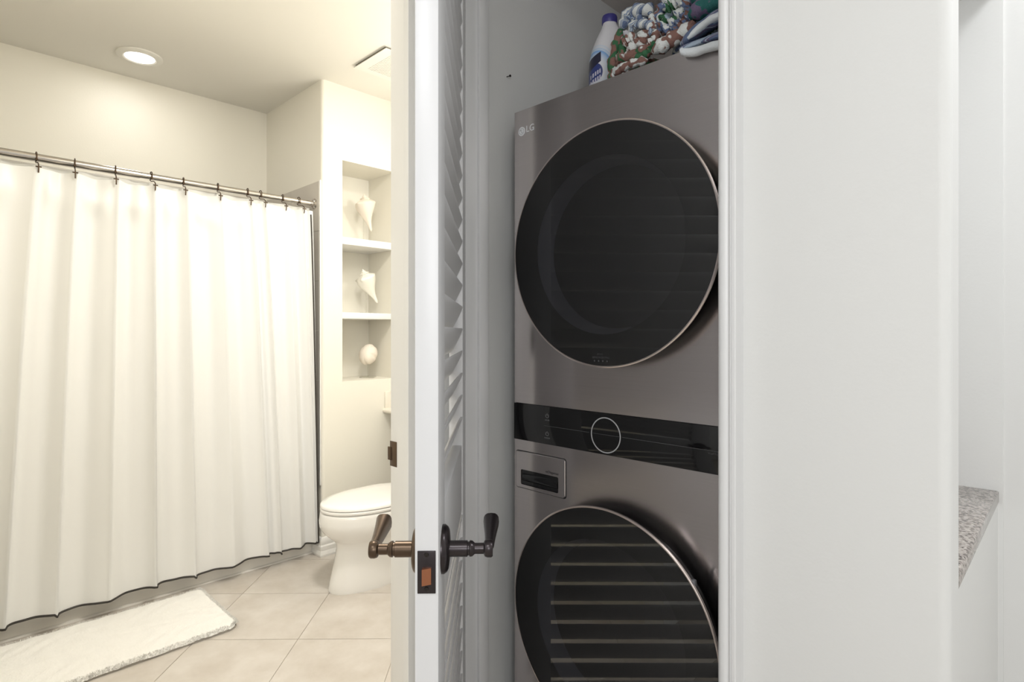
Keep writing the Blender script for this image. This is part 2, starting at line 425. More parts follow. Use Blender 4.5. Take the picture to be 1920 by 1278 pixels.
for sgn, m, lab in ((1, 'bronze', None), (-1, 'bronze_brown', 'bronze handle on the bathroom side')):
    def HM(y): return Matrix.Translation((hx, (0 if sgn > 0 else -LT) + sgn * y, hz)) @ Matrix.Rotation(R(-90 * sgn), 4, 'X')
    G().lathe([(.0375, 0), (.0375, .004), (.034, .0085), (.030, .0105), (.018, .012)], 40, HM(0)).obj('rose', m, door)
    y0 = 0 if sgn > 0 else -LT
    g = G().lathe([(.0125, .0), (.0125, .012), (.0125, .030), (.0105, .031), (.0105, .033), (.0125, .034), (.0120, .038), (.0085, .042), (.0085, .056), (.0100, .0565), (.0125, .058), (.0138, .062), (.0138, .068), (.0120, .0705)], 28, HM(.0095))
    yl = y0 + sgn * .0745
    path = []; rings = []
    for k in range(13):
        t = k / 12; x = hx - .002 - .096 * t; z = hz + .002 + .008 * t * t; wy = .0072 + .0065 * t ** 1.6; wz = .0075 + .008 * t
        if k == 0: wy *= .8
        rings.append([(x, yl + sgn * .002 * t + wy * math.copysign(abs(math.cos(q)) ** .7, math.cos(q)), z + wz * math.copysign(abs(math.sin(q)) ** .7, math.sin(q))) for q in [2 * math.pi * i / 16 for i in range(16)]])
    g.loft(rings)
    h = g.obj('lever_handle', m, door)
    if lab: h['label'] = lab
lp = G().box((LW - .0005, -LT / 2 - .0135, hz - .0305 - .012), (LW + .0018, -LT / 2 + .0135, hz + .0325 - .012), .0006).obj('latch_plate', 'bronze', door)
G().prism([(LW, -LT / 2 - .006), (LW + .010, -LT / 2 - .006), (LW + .0045, -LT / 2 + .007), (LW, -LT / 2 + .007)], 'z', hz - .028, hz - .004).obj('latch_bolt', 'copper', lp)
for dz in (.026, -.0245):
    G().lathe([(.0035, 0), (.003, .0012), (.001, .0014)], 12, Matrix.Translation((LW + .0018, -LT / 2, hz - .011 + dz)) @ Matrix.Rotation(R(90), 4, 'Y')).obj('screw', 'nail', lp)
for z in (.22, 1.2, 2.18):
    g = G().lathe([(.006, 0), (.006, .09)], 14, Matrix.Translation((-.004, -LT - .005, z))); g.box((-.003, -LT + .001, z), (.0, -.004, z + .09))
    g.obj('hinge', 'bronze', door)

# ================================================================ STACKED WASHER AND DRYER
W0, W1, WX, YC = .460, 1.145, 1.180, .805
tower = thing('stacked_washer_dryer', 'dark steel stacked washer and dryer tower standing in the closet', 'appliance', (0, 0, 0))
G().box((WX + .004, W0, .012), (1.95, W1, 1.891), .004).obj('cabinet', 'side', tower)
def face(name, z0, z1, zc, hole, x0=WX, x1=WX + .006):
    g = G(); angs = sorted(set([2 * math.pi * k / 72 for k in range(72)] + [math.atan2(z - zc, y - YC) % (2 * math.pi) for z in (z0, z1) for y in (W0, W1)]))
    def edge(a):
        c, s = math.cos(a), math.sin(a); t = 1e9
        if abs(c) > 1e-9: t = min(t, ((W1 if c > 0 else W0) - YC) / c)
        if abs(s) > 1e-9: t = min(t, ((z1 if s > 0 else z0) - zc) / s)
        return (YC + c * t, zc + s * t)
    n = len(angs); inn = [(YC + hole * math.cos(a), zc + hole * math.sin(a)) for a in angs]; out = [edge(a) for a in angs]
    vs = [(x0, *p) for p in inn] + [(x0, *p) for p in out] + [(x1, *p) for p in inn] + [(x1, *p) for p in out]
    fs = []
    for k in range(n):
        j = (k + 1) % n
        fs += [[k, j, n + j, n + k], [n + k, n + j, 3 * n + j, 3 * n + k], [2 * n + k, 2 * n + j, j, k]]
    return g.add(vs, fs).obj(name, 'steel', tower)
ZD, ZW = 1.475, .559
face('dryer_front', 1.069, 1.891, ZD, .26)
face('washer_front', .030, .9655, ZW, .26)
cp = G().box((WX - .003, W0, .9665), (WX + .006, W1, 1.068), .001).obj('control_panel', 'panel_glass', tower)
def ring_x(x, y, z, r0, r1, n=48, d=.0008):
    return G().lathe([(r0, 0), (r1, 0), (r1, d), (r0, d), (r0, 0)], n, to_x(x, y, z), False, False, False)
ring_x(WX - .003, .830, 1.0145, .0415, .0442).obj('dial_ring', 'print', cp)
G().box((WX - .0034, .53, 1.0150), (WX - .003, .782, 1.0161)).box((WX - .0034, .88, 1.0150), (WX - .003, 1.03, 1.0161)).obj('divider_line', 'print_dim', cp)
G().box((WX - .0034, .79, 1.0150), (WX - .003, .87, 1.0158)).obj('divider_line', 'print_dim', cp)
def text(body, size, x, y, z, m, parent, name='lettering', wdt=None, depth=.0003):
    c = bpy.data.curves.new('t', 'FONT'); c.body = body; c.size = size; c.extrude = depth; c.align_x = 'CENTER'; c.align_y = 'CENTER'
    t = bpy.data.objects.new('t', c); C.objects.link(t); bpy.context.view_layer.update()
    me = bpy.data.meshes.new_from_object(t.evaluated_get(bpy.context.evaluated_depsgraph_get()))
    bpy.data.objects.remove(t); me.name = name; me.materials.clear(); me.materials.append(M[m])
    s = 1
    if wdt:
        xs = [v.co.x for v in me.vertices]; s = wdt / (max(xs) - min(xs))
    me.transform(Matrix.Translation((x, y, z)) @ Matrix(((0, 0, -1, 0), (-1, 0, 0, 0), (0, 1, 0, 0), (0, 0, 0, 1))) @ Matrix.Diagonal((s, 1, 1, 1)))
    return link(name, me, parent)
for z, wd in ((1.0425, 'DRYER'), (.9945, 'WASHER')):
    g = G(); ptsr = [(WX - .0032, 1.02 + .0052 * math.sin(R(a)), z + .0052 * math.cos(R(a))) for a in range(35, 326, 15)]
    g.tube(ptsr, .0008, 6).tube([(WX - .0032, 1.02, z + .001), (WX - .0032, 1.02, z + .0068)], .0008, 6)
    g.obj('power_symbol', 'print_grey', cp)
    text(wd, .0052, WX - .0031, 1.02, z - .0115, 'print_grey', cp)
text('WashTower', .0062, WX - .0031, .5495, 1.0095, 'print_dim', cp)
text('INVERTER', .0048, WX - .0031, .4935, 1.0135, 'print', cp)
text('DIRECT', .0085, WX - .0031, .4935, 1.0065, 'print', cp)
text('DRIVE', .0048, WX - .0031, .488, .9995, 'print', cp)
# badge
b = G().lathe([(.0125, 0), (.0125, .0012)], 32, to_x(WX, 1.1165, 1.8315)).obj('badge', 'badge', tower)
g = ring_x(WX - .0012, 1.1165, 1.8315, .0080, .0088, 28, .0003)
g.box((WX - .0015, 1.1160, 1.8275), (WX - .0012, 1.1170, 1.8375)).box((WX - .0015, 1.1125, 1.8270), (WX - .0012, 1.1170, 1.8280))
g.lathe([(.0016, 0), (.0016, .0003)], 12, to_x(WX - .0012, 1.1205, 1.8345)); g.obj('face_mark', 'badge_dark', b)
text('LG', .026, WX - .0006, 1.0845, 1.8330, 'badge', tower, 'logo_letters')
# detergent drawer
dr = G(); dy0, dy1, dz0, dz1 = .958, 1.137, .832, .934
def rr(y0, y1, z0, z1, r, n=4):
    out = []
    for cy, cz, a0 in ((y1 - r, z1 - r, 0), (y0 + r, z1 - r, 90), (y0 + r, z0 + r, 180), (y1 - r, z0 + r, 270)):
        for k in range(n + 1): a = R(a0 + 90 * k / n); out.append((cy + r * math.cos(a), cz + r * math.sin(a)))
    return out
o_, i_ = rr(dy0, dy1, dz0, dz1, .006), rr(.981, 1.117, .842, .884, .004)
o2 = rr(dy0 + .002, dy1 - .002, dz0 + .002, dz1 - .002, .005)
n = len(o_)
dr.loft([[(WX + .001, *p) for p in o_], [(WX - .002, *p) for p in o_], [(WX - .0035, *p) for p in o2], [(WX - .0035, *p) for p in i_], [(WX + .003, *p) for p in i_]], False, False, False)
drw = dr.obj('drawer', 'steel', tower, 20)
G().add([(WX - .0006, *p) for p in i_], [list(range(n))]).obj('handle_recess', 'black_gloss', drw)
G().lathe([(.015, 0), (.0155, .002), (.0155, .127), (.015, .129)], 20, Matrix.Translation((WX + .0105, .9845, .863)) @ Matrix.Rotation(R(-90), 4, 'X')).obj('grip', 'black_gloss', drw)
text('ezDispense', .010, WX - .0037, 1.003, .8925, 'side', drw)
G().lathe([(.2775, 0), (.2855, .001), (.2855, .0)], 8).v.clear()
gap = [rr(dy0 - .0018, dy1 + .0018, dz0 - .0018, dz1 + .0018, .0075), o_]
G().loft([[(WX - .0004, *p) for p in gap[0]], [(WX - .0004, *p) for p in gap[1]]], False, False, False).obj('drawer_gap', 'dark', drw)

def wash_door(name, zc, txt):
    d = G().lathe([(.262, -.006), (.272, .0), (.280, .018), (.2845, .040), (.2865, .0455), (.240, .0455), (.236, .03), (.232, -.006)], 96, to_x(WX, YC, zc), False, False).obj(name, 'black_gloss', tower)
    G().lathe([(.2868, .0425), (.2905, .0435), (.2918, .0465), (.2915, .0500), (.2895, .0512), (.2872, .0508)], 120, to_x(WX, YC, zc), False, False).obj('rim', 'rim', d)
    G().lathe([(.212, 0), (.2868, 0), (.2868, -.002), (.212, -.002)], 96, to_x(WX - .0472, YC, zc), False, False, False).obj('printed_border', 'black_ring', d)
    G().lathe([(.214, .046), (.210, .036), (.203, .018), (.196, -.01), (.190, -.03), (.186, -.04), (.188, -.055), (.196, -.06)], 96, to_x(WX, YC, zc), False, False).obj('gasket', 'funnel', d)
    G().lathe([(.183, -.02), (.180, -.045), (.160, -.075), (.11, -.092), (.05, -.098), (.001, -.099)], 64, to_x(WX, YC, zc), False, False).obj('glass_bowl', 'glass', d)
    G().lathe([(.196, -.06), (.235, -.07), (.245, -.10), (.245, -.50), (.23, -.52), (.10, -.51), (.001, -.505)], 64, to_x(WX, YC, zc), False, False).obj('drum', 'drum', tower)
    for k in range(3):
        a = R(k * 120 + 25); p0 = (YC + .243 * math.cos(a), zc + .243 * math.sin(a)); p1 = (YC + .20 * math.cos(a), zc + .20 * math.sin(a))
        G().tube([(WX + .09, *p0), (WX + .12, *p1), (WX + .40, *p1), (WX + .46, *p0)], [.012, .022, .022, .014], 10).obj('drum_lifter', 'funnel', tower)
    G().lathe([(.001, .0), (.2872, 0)], 120, to_x(WX - .0502, YC, zc), False, False, False).obj('glass', 'glass', d)
    if txt:
        x = WX - .0508
        text('SMART', .0058, x, .812, zc - .2595, 'print_dim', d); text('SENSOR DRYING', .0066, x, .810, zc - .2675, 'print_dim', d)
        for k in range(4): G().lathe([(.0022, 0), (.0022, .0003)], 10, to_x(x, .828 - k * .012, zc - .2755)).obj('legend_dot', 'print_dim', d)
    else:
        G().box((WX - .046, YC - .286 * math.cos(R(38)) - .006, zc + .286 * math.sin(R(38)) - .012), (WX - .036, YC - .286 * math.cos(R(38)) + .004, zc + .286 * math.sin(R(38)) + .012), .003).obj('door_grip', 'funnel', d)
    return d
wash_door('dryer_door', ZD, True)
wash_door('washer_door', ZW, False)

# ================================================================ ON TOP OF THE TOWER
def at(px, py, x):
    """point on the plane x = const seen at pixel px, py of the 1920-wide photograph"""
    u = (px - 960) / 1083; f = x / (.7145 + .6997 * u)
    return Vector((x, f * (.6997 - .7145 * u), EYE + (621 - py) / 1083 * f))

# detergent bottle: local x runs to the right of the label, -y faces the hall
def label_mat():
    m = mat('bottle_with_label', (.82, .81, .84), .3); nt = m.node_tree; p = nt.nodes['Principled BSDF']
    tc = nt.nodes.new('ShaderNodeTexCoord'); sp = nt.nodes.new('ShaderNodeSeparateXYZ'); nt.links.new(tc.outputs['Object'], sp.inputs[0])
    def mth(op, a, b=None, c=None):
        n = nt.nodes.new('ShaderNodeMath'); n.operation = op
        for i, v in enumerate((a, b, c)):
            if v is None: continue
            if isinstance(v, (int, float)): n.inputs[i].default_value = v
            else: nt.links.new(v, n.inputs[i])
        return n.outputs[0]
    X, Z, Y = sp.outputs[0], sp.outputs[2], sp.outputs[1]
    front = mth('LESS_THAN', Y, .012)
    dx, dz = mth('ADD', X, .052), mth('SUBTRACT', Z, .143)
    d = mth('SQRT', mth('ADD', mth('MULTIPLY', dx, dx), mth('MULTIPLY', mth('MULTIPLY', dz, dz), .62)))
    cr = nt.nodes.new('ShaderNodeValToRGB'); e = cr.color_ramp.elements; cr.color_ramp.interpolation = 'LINEAR'
    e[0].position = 0; e[0].color = (.04, .06, .24, 1); e[1].position = 1; e[1].color = (.82, .81, .84, 1)
    for pos, col in ((.205, (.04, .06, .24)), (.215, (.80, .81, .86)), (.33, (.74, .79, .88)), (.43, (.50, .64, .86)), (.47, (.30, .50, .82)), (.50, (.22, .44, .80)), (.52, (.66, .76, .88)), (.56, (.56, .68, .86)), (.585, (.80, .82, .87)), (.63, (.70, .77, .87)), (.66, (.82, .81, .84))):
        x = e.new(pos); x.color = (*col, 1)
    nt.links.new(mth('MULTIPLY', d, 10), cr.inputs[0])
    # dark flash at the label's upper left
    k1 = mth('LESS_THAN', X, -.036); k2 = mth('LESS_THAN', Z, mth('MULTIPLY_ADD', X, .55, .222)); k3 = mth('GREATER_THAN', Z, mth('MULTIPLY_ADD', X, .75, .2005))
    blk = mth('MULTIPLY', mth('MULTIPLY', k1, k2), k3)
    # white lettering band in the oval
    z2 = mth('MULTIPLY_ADD', X, -.5, Z)
    t1 = mth('MULTIPLY', mth('GREATER_THAN', z2, .158), mth('LESS_THAN', z2, .170)); t2 = mth('MULTIPLY', mth('GREATER_THAN', z2, .138), mth('LESS_THAN', z2, .152))
    wv = mth('GREATER_THAN', mth('SINE', mth('MULTIPLY', X, 1100)), -.35)
    txt = mth('MULTIPLY', mth('MULTIPLY', mth('MAXIMUM', t1, t2), wv), mth('LESS_THAN', mth('ABSOLUTE', mth('ADD', X, .049)), .012))
    def mix(fac, a, b):
        n = nt.nodes.new('ShaderNodeMix'); n.data_type = 'RGBA'; nt.links.new(fac, n.inputs['Factor'])
        for s, v in (('A', a), ('B', b)):
            if isinstance(v, tuple): n.inputs[s].default_value = (*v, 1)
            else: nt.links.new(v, n.inputs[s])
        return n.outputs['Result']
    c = mix(txt, cr.outputs[0], (.72, .70, .80)); c = mix(blk, c, (.02, .02, .05)); c = mix(front, (.82, .81, .84), c)
    nt.links.new(c, p.inputs['Base Color'])
    return m
bp = at(1143, 148, 1.45); bz = 1.891
bottle = thing('detergent_bottle', 'white detergent jug with purple cap and blue ringed label, on the tower', 'bottle', (bp.x, bp.y, bz), R(-45.6) + R(4))
g = G(); rings = []
for z, a, b_, ox in ((0, .054, .040, 0), (.006, .060, .046, 0), (.03, .062, .048, 0), (.10, .062, .048, 0), (.165, .062, .048, 0), (.195, .060, .048, 0), (.225, .054, .046, .001), (.250, .045, .042, .002), (.270, .036, .036, .002), (.286, .027, .028, .001), (.296, .022, .022, 0), (.306, .020, .020, 0)):
    rings.append([(ox + a * math.copysign(abs(math.cos(t)) ** .8, math.cos(t)), b_ * math.copysign(abs(math.sin(t)) ** .8, math.sin(t)), z) for t in [2 * math.pi * k / 40 for k in range(40)]])
g.loft(rings).obj('body', label_mat(), bottle, 60)
G().lathe([(.0225, .303), (.0232, .305), (.0232, .322), (.0215, .3265), (.015, .3275)], 36).obj('cap', 'cap', bottle)
G().tube([(.030, 0, .283), (.050, -.012, .272), (.064, -.014, .245), (.067, -.012, .215), (.060, -.004, .19)], .0095, 12).obj('handle', mat('jug_plastic', (.82, .81, .84), .3), bottle)

# towels
def splotch_mat(name, cols, scale, stripes=0, seed=0):
    m = mat(name, (.5, .5, .5), .95, spec=.1); nt = m.node_tree; p = nt.nodes['Principled BSDF']
    g = nt.nodes.new('ShaderNodeNewGeometry'); ad = nt.nodes.new('ShaderNodeVectorMath'); ad.operation = 'ADD'; ad.inputs[1].default_value = (seed, seed * 2.3, seed * .7)
    nt.links.new(g.outputs['Position'], ad.inputs[0])
    n = nt.nodes.new('ShaderNodeTexNoise'); n.inputs['Scale'].default_value = scale; n.inputs['Detail'].default_value = 2.5; n.inputs['Roughness'].default_value = .55
    nt.links.new(ad.outputs[0], n.inputs['Vector']); fac = n.outputs['Fac']
    if stripes:
        wv = nt.nodes.new('ShaderNodeTexWave'); wv.inputs['Scale'].default_value = stripes; wv.inputs['Distortion'].default_value = 2.5; wv.inputs['Detail'].default_value = 2
        wv.bands_direction = 'DIAGONAL'; nt.links.new(ad.outputs[0], wv.inputs['Vector'])
        mx = nt.nodes.new('ShaderNodeMix'); mx.inputs['Factor'].default_value = .6
        nt.links.new(n.outputs['Fac'], mx.inputs['A']); nt.links.new(wv.outputs['Fac'], mx.inputs['B']); fac = mx.outputs[0]
    cr = nt.nodes.new('ShaderNodeValToRGB'); cr.color_ramp.interpolation = 'LINEAR'; e = cr.color_ramp.elements
    k = len(cols); e[0].position = cols[0][0]; e[0].color = (*cols[0][1], 1); e[1].position = cols[-1][0]; e[1].color = (*cols[-1][1], 1)
    for pos, c in cols[1:-1]: x = e.new(pos); x.color = (*c, 1)
    nt.links.new(fac, cr.inputs[0]); nt.links.new(cr.outputs[0], p.inputs['Base Color'])
    b = nt.nodes.new('ShaderNodeBump'); b.inputs['Strength'].default_value = .8; b.inputs['Distance'].default_value = .003
    n2 = nt.nodes.new('ShaderNodeTexNoise'); n2.inputs['Scale'].default_value = 420; nt.links.new(g.outputs['Position'], n2.inputs['Vector'])
    nt.links.new(n2.outputs['Fac'], b.inputs['Height']); nt.links.new(b.outputs['Normal'], p.inputs['Normal'])
    return m
WHT, GRN, BRN, BLU, LBL, PUR, TEAL = (.80, .82, .80), (.06, .17, .085), (.27, .15, .125), (.16, .21, .34), (.46, .55, .66), (.20, .16, .26), (.05, .19, .18)
def bands(*cs):
    out = []; n = len(cs); lo, hi = .27, .73
    for i, c in enumerate(cs):
        a = lo + (hi - lo) * i / n; b_ = lo + (hi - lo) * (i + 1) / n
        out += [(a + .006, c), (b_ - .006, c)]
    return out
M['camo'] = splotch_mat('green_brown_terry', bands(GRN, WHT, BRN, GRN, BRN, WHT, GRN), 15, seed=1)
M['brownwhite'] = splotch_mat('brown_white_terry', bands(BRN, WHT, BRN, WHT, BRN), 17, seed=4)
M['greystripe'] = splotch_mat('grey_blue_terry', bands(BLU, LBL, (.16, .18, .24), WHT, BLU, LBL, BLU, WHT), 16, 16, seed=2)
M['bluewhite'] = splotch_mat('blue_white_terry', bands(BLU, LBL, BRN, BLU, WHT, GRN, LBL), 19, seed=6)
M['bluepurple'] = splotch_mat('blue_purple_terry', bands(BLU, PUR, LBL, PUR, BLU, LBL), 9, 5, seed=3)
M['teal'] = splotch_mat('teal_terry', bands(TEAL, TEAL, PUR, TEAL), 14, seed=8)
M['hem'] = mat('towel_hem', (.80, .84, .87), .95, bump=.6, bscale=400)
def smooth_path(pts, n=18):
    pts = [Vector(p) for p in pts]; out = []
    P = [pts[0] * 2 - pts[1]] + pts + [pts[-1] * 2 - pts[-2]]
    for k in range(n + 1):
        t = k / n * (len(pts) - 1); i = min(int(t), len(pts) - 2); f = t - i
        a, b_, c, d = P[i:i + 4]
        out.append(.5 * ((2 * b_) + (c - a) * f + (2 * a - 5 * b_ + 4 * c - d) * f * f + (3 * b_ - a - 3 * c + d) * f ** 3))
    return out
def fold(g, px, x, r, dx=0, n=16, seg=20, lump=.16):
    """a rope of bunched cloth through pixel points at depth x (+dx along it)"""
    m = len(px); pts = smooth_path([at(a, b_, x + dx * i / max(1, m - 1)) for i, (a, b_) in enumerate(px)], seg)
    ph = rnd.random() * 6
    rad = []
    for i in range(len(pts)):
        t = i / (len(pts) - 1); e = min(1, .35 + 5 * min(t, 1 - t)); rad.append(r * e * (1 + lump * math.sin(ph + i * 1.15) + lump * .6 * math.sin(ph * 2 + i * 2.3)))
    return g.tube(pts, rad, n)
def lumpy(g, c, s, seed, amp=.25, n=28):
    rr_ = random.Random(seed); fr = [(rr_.uniform(1.5, 4), rr_.uniform(1.5, 4), rr_.random() * 6) for _ in range(5)]
    def fn(u, v):
        th, ph = u * 2 * math.pi, v * math.pi; d = Vector((math.sin(ph) * math.cos(th), math.sin(ph) * math.sin(th), math.cos(ph)))
        k = 1 + amp * math.sin(ph) * sum(math.sin(round(a) * th + b_ * ph * 2 + q) for a, b_, q in fr) / 3
        z = max(d.z * s[2] * k, -(c[2] - 1.8915)) if c[2] > 1.89 else d.z * s[2] * k
        return (c[0] + d.x * s[0] * k, c[1] + d.y * s[1] * k, c[2] + z)
    return g.grid(fn, n, n // 2)
t_a = thing('bath_towel', 'crumpled green, brown and white towel bunched beside the detergent jug', 'towel', (1.30, .82, 1.892))
t_b = thing('bath_towel', 'crinkled blue and white towel at the top of the heap', 'towel', (1.40, .66, 1.892))
t_c = thing('bath_towel', 'blue and purple striped folded towel draped over the tower\'s front edge', 'towel', (1.22, .52, 1.892))
def part(name, g, m, root):
    o = g.obj(name, m, None, 180); o.parent = root; o.matrix_parent_inverse = Matrix.Translation(root.location).inverted(); return o
g = G(); lumpy(g, (1.335, .83, 1.93), (.075, .08, .06), 3); fold(g, [(1163, 55), (1157, 88), (1151, 114), (1150, 142), (1156, 160)], 1.29, .016); fold(g, [(1173, 68), (1168, 92), (1164, 112), (1163, 130)], 1.275, .013)
fold(g, [(1160, 116), (1189, 102), (1211, 93), (1226, 79), (1234, 62)], 1.26, .0125)
fold(g, [(1182, 112), (1198, 108), (1214, 100), (1222, 92)], 1.255, .010)
part('cloth', g, 'camo', t_a)
g = G(); fold(g, [(1168, 84), (1180, 74), (1192, 66)], 1.265, .013); fold(g, [(1176, 96), (1196, 80), (1208, 66)], 1.26, .012); fold(g, [(1200, 90), (1206, 74), (1206, 58)], 1.262, .014); fold(g, [(1214, 84), (1228, 72), (1230, 56)], 1.255, .010)
fold(g, [(1152, 140), (1170, 126), (1191, 118), (1214, 113)], 1.235, .0105)
fold(g, [(1224, 98), (1240, 87), (1254, 78), (1272, 68), (1290, 56), (1302, 40)], 1.225, .0175, lump=.1)
fold(g, [(1222, 26), (1223, 44), (1228, 56)], 1.27, .009)
part('brown_fold', g, 'brownwhite', t_a)
g = G(); fold(g, [(1167, 56), (1172, 38), (1182, 25), (1197, 20), (1212, 19), (1222, 26)], 1.30, .0165); fold(g, [(1182, 62), (1188, 48), (1204, 45), (1218, 47), (1219, 66)], 1.268, .0115)
fold(g, [(1176, 40), (1196, 34), (1214, 38)], 1.31, .018)
part('grey_fold', g, 'greystripe', t_a)
g = G(); lumpy(g, (1.39, .67, 1.97), (.09, .085, .09), 9); lumpy(g, (1.39, .58, 1.99), (.07, .07, .09), 12)
for k, px in enumerate(([(1230, 50), (1238, 24), (1250, 2), (1262, -20)], [(1236, 62), (1246, 42), (1258, 22), (1270, 0)], [(1242, 66), (1258, 50), (1270, 32), (1284, 12), (1292, -12)], [(1252, 72), (1268, 56), (1284, 36), (1296, 14)], [(1250, 18), (1264, 6), (1280, -4)], [(1264, 66), (1282, 48), (1298, 28)])):
    fold(g, px, 1.285 - .006 * k, .0145, n=14, seg=26, lump=.28)
part('cloth', g, 'bluewhite', t_b)
# folded towel: three thick layers, flattened ropes narrowing to the fold on the left
def layer(g, px, x, r, ratio, dx=0, seg=22):
    m = len(px); pts = smooth_path([at(a, b_, x + dx * i / (m - 1)) for i, (a, b_) in enumerate(px)], seg); k = len(pts)
    rad = [r * (.45 + .55 * sstep(0, .25, i / (k - 1))) * (1 + .05 * math.sin(i * .9)) for i in range(k)]
    return g.tube(pts, rad, 18, flat=((-.5, 0, 1), ratio))
g = G(); layer(g, [(1279, 90), (1296, 86), (1322, 77), (1350, 67), (1400, 52)], 1.205, .040, .22)
layer(g, [(1280, 84), (1298, 70), (1322, 50), (1350, 32), (1400, 6)], 1.215, .040, .42)
part('cloth', g, 'bluepurple', t_c)
g = G(); layer(g, [(1277, 92), (1284, 98), (1304, 97), (1326, 90), (1350, 84), (1400, 78)], 1.168, .0105, .9)
layer(g, [(1290, 72), (1310, 54), (1332, 37), (1352, 28)], 1.175, .011, .7)
part('hem', g, 'hem', t_c)
g = G(); layer(g, [(1296, 30), (1316, 18), (1340, 8), (1400, -18)], 1.24, .045, .5); layer(g, [(1300, 6), (1320, -6), (1350, -12), (1400, -18)], 1.28, .05, .5)
part('teal_fold', g, 'teal', t_c)

# nail in the closet wall
g = G().lathe([(.0012, -.004), (.0012, .014), (.0036, .0142), (.0036, .0158), (.001, .0162)], 12, Matrix.Translation((1.228, 1.225, 2.034)) @ Matrix.Rotation(R(96), 4, 'X'))
tag(g.obj('nail', 'nail'), 'small dark nail left in the grey closet wall above the tower', 'nail')

# ================================================================ BATHROOM
# tub
tub = thing('bathtub', 'white bathtub behind the shower curtain, only its apron foot showing', 'bathtub', (.81, 3.47, 0))
def rrect(x0, x1, y0, y1, r, z, n=6): return [(a - .81, b_ - 3.47, z) for a, b_ in rr(x0, x1, y0, y1, r, n)]
g = G().loft([rrect(.045, 1.573, 3.140, 3.792, .004, 0), rrect(.045, 1.573, 3.140, 3.792, .004, .40), rrect(.048, 1.570, 3.145, 3.789, .006, .415),
              rrect(.12, 1.49, 3.215, 3.72, .10, .415), rrect(.13, 1.48, 3.225, 3.71, .11, .40), rrect(.20, 1.40, 3.27, 3.67, .13, .10), rrect(.26, 1.34, 3.32, 3.62, .12, .07)], True, True)
g.obj('basin', 'tub', tub, 30)
G().prism([(-.332, 0), (-.338, 0), (-.336, .006), (-.330, .010)], 'x', -.765, .76).obj('caulk_bead', 'tub', tub)
# rod and hooks
rod = thing('shower_rod', 'brushed nickel shower curtain rod across the alcove', 'rod', (.81, 3.125, 2.0))
RY = Matrix.Rotation(R(90), 4, 'Y')
G().lathe([(.0165, -.765), (.0165, -.10)], 24, RY).lathe([(.0145, -.105), (.0145, .765)], 24, RY).obj('tube', 'chrome', rod)
for s in (-1, 1):
    G().lathe([(.030, 0), (.030, .004), (.024, .009), (.019, .012), (.019, .026), (.0165, .028)], 28, Matrix.Translation((s * .7645, 0, 0)) @ Matrix.Rotation(R(-90 * s), 4, 'Y')).obj('flange', 'chrome', rod)
TOPX = [.08, .335, .466, .615, .756, .894, 1.052, 1.199, 1.266, 1.387, 1.478, 1.528]
BOTX = [.07, .231, .396, .583, .764, .931, 1.109, 1.285, 1.352, 1.462, 1.548, 1.562]
hg = 'curtain hooks along the shower rod'
def hook_g():
    g = G(); p = []
    for a in range(215, -61, -20): p.append((0, .0212 * math.cos(R(a)) + .0, .0212 * math.sin(R(a)) + .0))
    p += [(0, .002, -.022), (0, -.018, -.026), (0, -.048, -.032), (0, -.072, -.046), (0, -.075, -.064), (0, -.070, -.078)]
    g.tube(smooth_path(p, 46), .0026, 8)
    g.lathe([(.001, -.0055), (.004, -.004), (.0055, 0), (.004, .004), (.001, .0055)], 12, Matrix.Translation((0, p[0][1], p[0][2])))
    g.tube([(-.010, -.074, -.054), (.010, -.074, -.054)], .0028, 8)
    return g.mesh('curtain_hook', 'bronze_brown')
hm = hook_g()
turn = [0, 24, 30, 0, 28, 28, 24, 4, 30, 2]
ordn = ['tenth', 'ninth', 'eighth', 'seventh', 'sixth', 'fifth', 'fourth', 'third', 'second', 'first']
for k in range(10):
    o = link('curtain_hook', hm); o.location = (TOPX[k + 1], 3.125, 2.001); o.rotation_euler = (0, 0, R(-turn[k] * .3))
    tag(o, 'bronze S-shaped shower curtain hook, %s along the rod from its wall flange' % ordn[k], 'hook', hg)
# curtain
amps_b = [.044, .050, .054, .056, .050, .048, .050, .034, .040, .042, .008]
amps_t = [.034, .036, .048, .048, .042, .042, .046, .034, .020, .040, .010]
SEG = 22
def curtain_pt(col, t):
    """t = 0 at the top, 1 at the hem"""
    i = min(int(col), len(TOPX) - 2); s = col - i; bl = t ** .8
    x0 = TOPX[i] * (1 - bl) + BOTX[i] * bl; x1 = TOPX[i + 1] * (1 - bl) + BOTX[i + 1] * bl
    a = amps_t[i] * (1 - bl) + amps_b[i] * bl
    prof_t = math.sin(math.pi * s) ** .8 if 0 < s < 1 else 0
    prof_b = math.sin(math.pi * s ** (.62 if i % 3 else 1.3)) ** .75 if 0 < s < 1 else 0
    d = a * (prof_t * (1 - bl) + prof_b * bl)
    # secondary rolls that die out upward or downward
    d += .010 * math.sin(math.pi * s) * math.sin(3 * math.pi * s + i * 1.7) * (1 - .45 * bl)
    # swags just under the top edge of wide gaps
    wide = (TOPX[i + 1] - TOPX[i]) > .11
    if wide: d -= (.034 if i in (2, 3, 5, 9) else .016) * math.exp(-((t - (.045 + .03 * s * (1 - s))) / .030) ** 2) * math.sin(math.pi * s) ** 2
    z = 1.947 - (.004 * math.sin(math.pi * s) if i < 10 else .004) * (1 - sstep(0, .12, t)) - t * (1.947 - .078)
    z += .004 * math.sin(i * 2.1) * t
    return Vector((x0 + (x1 - x0) * s, 3.055 + d, z))
g = G(); nc = (len(TOPX) - 1) * SEG; NR = 90
def ct(v): return v ** 1.35
g.grid(lambda u, v: curtain_pt(u * (len(TOPX) - 1), ct(v)), nc, NR)
cur = tag(g.obj('shower_curtain', 'curtain', None, 180, False), 'white pleated shower curtain with thin black piping, hung on the rod', 'curtain')
